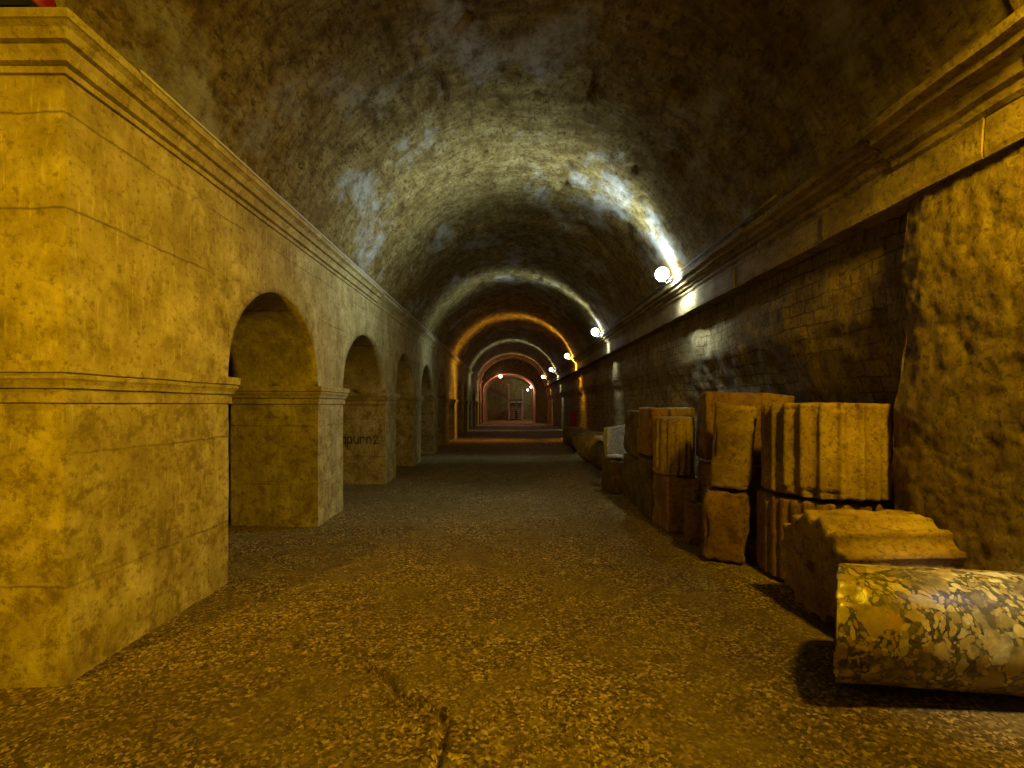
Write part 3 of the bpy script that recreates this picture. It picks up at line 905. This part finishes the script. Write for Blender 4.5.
stone(block_mesh(0.70, 0.34, 0.635, 15.0, 0.016, 0.05), 'stone_block', M_OCHRE, (2.08, 4.19, 0.02), (0, 0, D(-8)),
      'brown stone block on the ground under the wide smooth block', 'stone block')
stone(block_mesh(0.72, 0.38, 0.58, 19.0, 0.014, 0.045, topslope=-0.015), 'stone_block', M_OCHRE, (2.08, 4.19, 0.69), (0, 0, D(-10)),
      'wide smooth brown block raised behind the tall rough block', 'stone block')
stone(block_mesh(0.30, 0.40, 0.49, 23.0, 0.016, 0.04), 'stone_block', M_OCHRE, (1.555, 4.42, 0.02), (0, 0, D(2)),
      'squarish brown block under the small fluted drum', 'stone block')
stone(drum_mesh(0.182, 0.525, 16, 0.020, nh=24, seed=27.0, rough=0.006, fillet=0.34), 'stone_drum', M_FLUTE, (1.535, 4.43, 0.532), (0, D(1), 0.2),
      'small fluted column drum standing upright on a squarish block', 'column drum')
stone(drum_mesh(0.185, 1.12, 16, 0.018, nh=30, seed=31.0, rough=0.006, fillet=0.34), 'stone_shaft', M_FLUTE, (1.775, 5.02, 0.02), (0, 0, 0.1),
      'tall fluted shaft whose top shows behind the small fluted drum', 'column shaft')
stone(block_mesh(0.19, 0.48, 0.60, 35.0, 0.014, 0.035), 'stone_block', M_DARKST, (1.485, 4.91, 0.02), (0, 0, D(0)),
      'narrow block on the ground left of the small fluted drum', 'stone block')
stone(block_mesh(0.18, 0.48, 0.49, 38.0, 0.012, 0.03), 'stone_block', M_OCHRE, (1.485, 4.91, 0.648), (0, 0, D(1)),
      'brown upright block on the narrow block left of the small fluted drum', 'stone block')
stone(block_mesh(0.34, 0.72, 0.54, 41.0, 0.02, 0.05), 'stone_block', M_DARKST, (1.60, 5.60, 0.02), (0, 0, D(0)),
      'dark low block supporting the very dark upright slab', 'stone block')
stone(block_mesh(0.32, 0.72, 0.53, 44.0, 0.014, 0.03, skew=(0.05, -0.02)), 'stone_slab', M_DARKST, (1.585, 5.60, 0.572), (0, 0, D(0)),
      'very dark upright slab next to the pale grey slab', 'stone slab')
stone(block_mesh(0.24, 0.36, 0.45, 48.0, 0.02, 0.05), 'stone_block', M_DARKST, (1.385, 6.20, 0.01), (0, 0, D(10)),
      'dim low block on the ground carrying a flat pale chip', 'stone block')
stone(block_mesh(0.20, 0.24, 0.035, 51.0, 0.01, 0.015, n=8), 'stone_chip', M_PALE, (1.40, 6.16, 0.482), (0, 0, D(25)),
      'flat pale stone chip lying on the dim low block', 'stone chip')
stone(block_mesh(0.34, 0.16, 0.86, 54.0, 0.014, 0.03, skew=(0.02, 0.06), topslope=0.03), 'stone_slab', M_GREY, (1.50, 6.58, 0.01), (0, 0, D(6)),
      'pale grey slab standing upright behind the low block with the chip', 'stone slab')
def lying(r, L, mat, loc, rz, seed, label, fl=0):
    mb = drum_mesh(r, L, fl, 0.02, nh=16, nth=None if fl else 64, seed=seed, rough=0.012, chip=0.03)
    return stone(mb, 'stone_drum', mat, loc, (D(90), 0, rz), label, 'column drum')
lying(0.27, 0.55, M_DARKST, (1.66, 8.40, 0.285), D(12), 61.0, 'drum lying on the ground under a flat white stone')
stone(block_mesh(0.30, 0.42, 0.07, 63.0, 0.012, 0.02, n=8), 'stone_slab', M_PALE, (1.66, 8.10, 0.565), (0, 0, D(8)),
      'flat white stone resting on a lying drum', 'stone slab')
lying(0.31, 0.62, M_LIME, (1.64, 9.75, 0.325), D(16), 66.0, 'large pale drum lying on the ground beyond the drum with the white stone')
lying(0.29, 0.7, M_LIME, (1.74, 12.3, 0.305), D(6), 69.0, 'distant pale drum lying on the ground, last but two of the row')
stone(block_mesh(0.28, 0.5, 0.80, 72.0, 0.03, 0.07), 'stone_block', M_DARKST, (2.25, 8.3, 0.02), (0, 0, D(5)),
      'dark block against the wall behind the drum with the white stone', 'stone block')
stone(block_mesh(0.42, 0.5, 0.5, 75.0, 0.03, 0.08), 'stone_block', M_LIME, (1.86, 13.8, 0.02), (0, 0, D(25)),
      'distant low block on the ground near the orange-lit part', 'stone block')
stone(block_mesh(0.5, 0.6, 0.42, 78.0, 0.03, 0.08), 'stone_block', M_DARKST, (2.0, 11.0, 0.02), (0, 0, D(-8)),
      'low dark block near the wall between two lying drums', 'stone block')

# ------------------------------------------------------------------ world, camera, view
w = bpy.data.worlds.new('World'); SC.world = w; w.use_nodes = True
bg = w.node_tree.nodes['Background']; bg.inputs[0].default_value = (1.0, 0.62, 0.06, 1); bg.inputs[1].default_value = 0.085

cam = bpy.data.cameras.new('camera'); co = bpy.data.objects.new('camera', cam); COL.objects.link(co); SC.camera = co
F = 470.0
cam.sensor_fit = 'HORIZONTAL'; cam.sensor_width = 36.0; cam.lens = 36.0*F/1024
co.location = (0, 0, H); co.rotation_euler = (PI/2, 0, 0)
cam.shift_x = (512-510)/1024.0
cam.shift_y = (405-384)/1024.0
cam.clip_start = 0.05; cam.clip_end = 200

SC.view_settings.view_transform = 'Standard'
try: SC.view_settings.look = 'None'
except Exception: pass
SC.view_settings.gamma = 1.0; SC.view_settings.use_curve_mapping = False
SC.view_settings.exposure = 0.0
SC.cycles.use_denoising = True
SC.cycles.max_bounces = 6; SC.cycles.diffuse_bounces = 4
SC.cycles.sample_clamp_indirect = 6.0
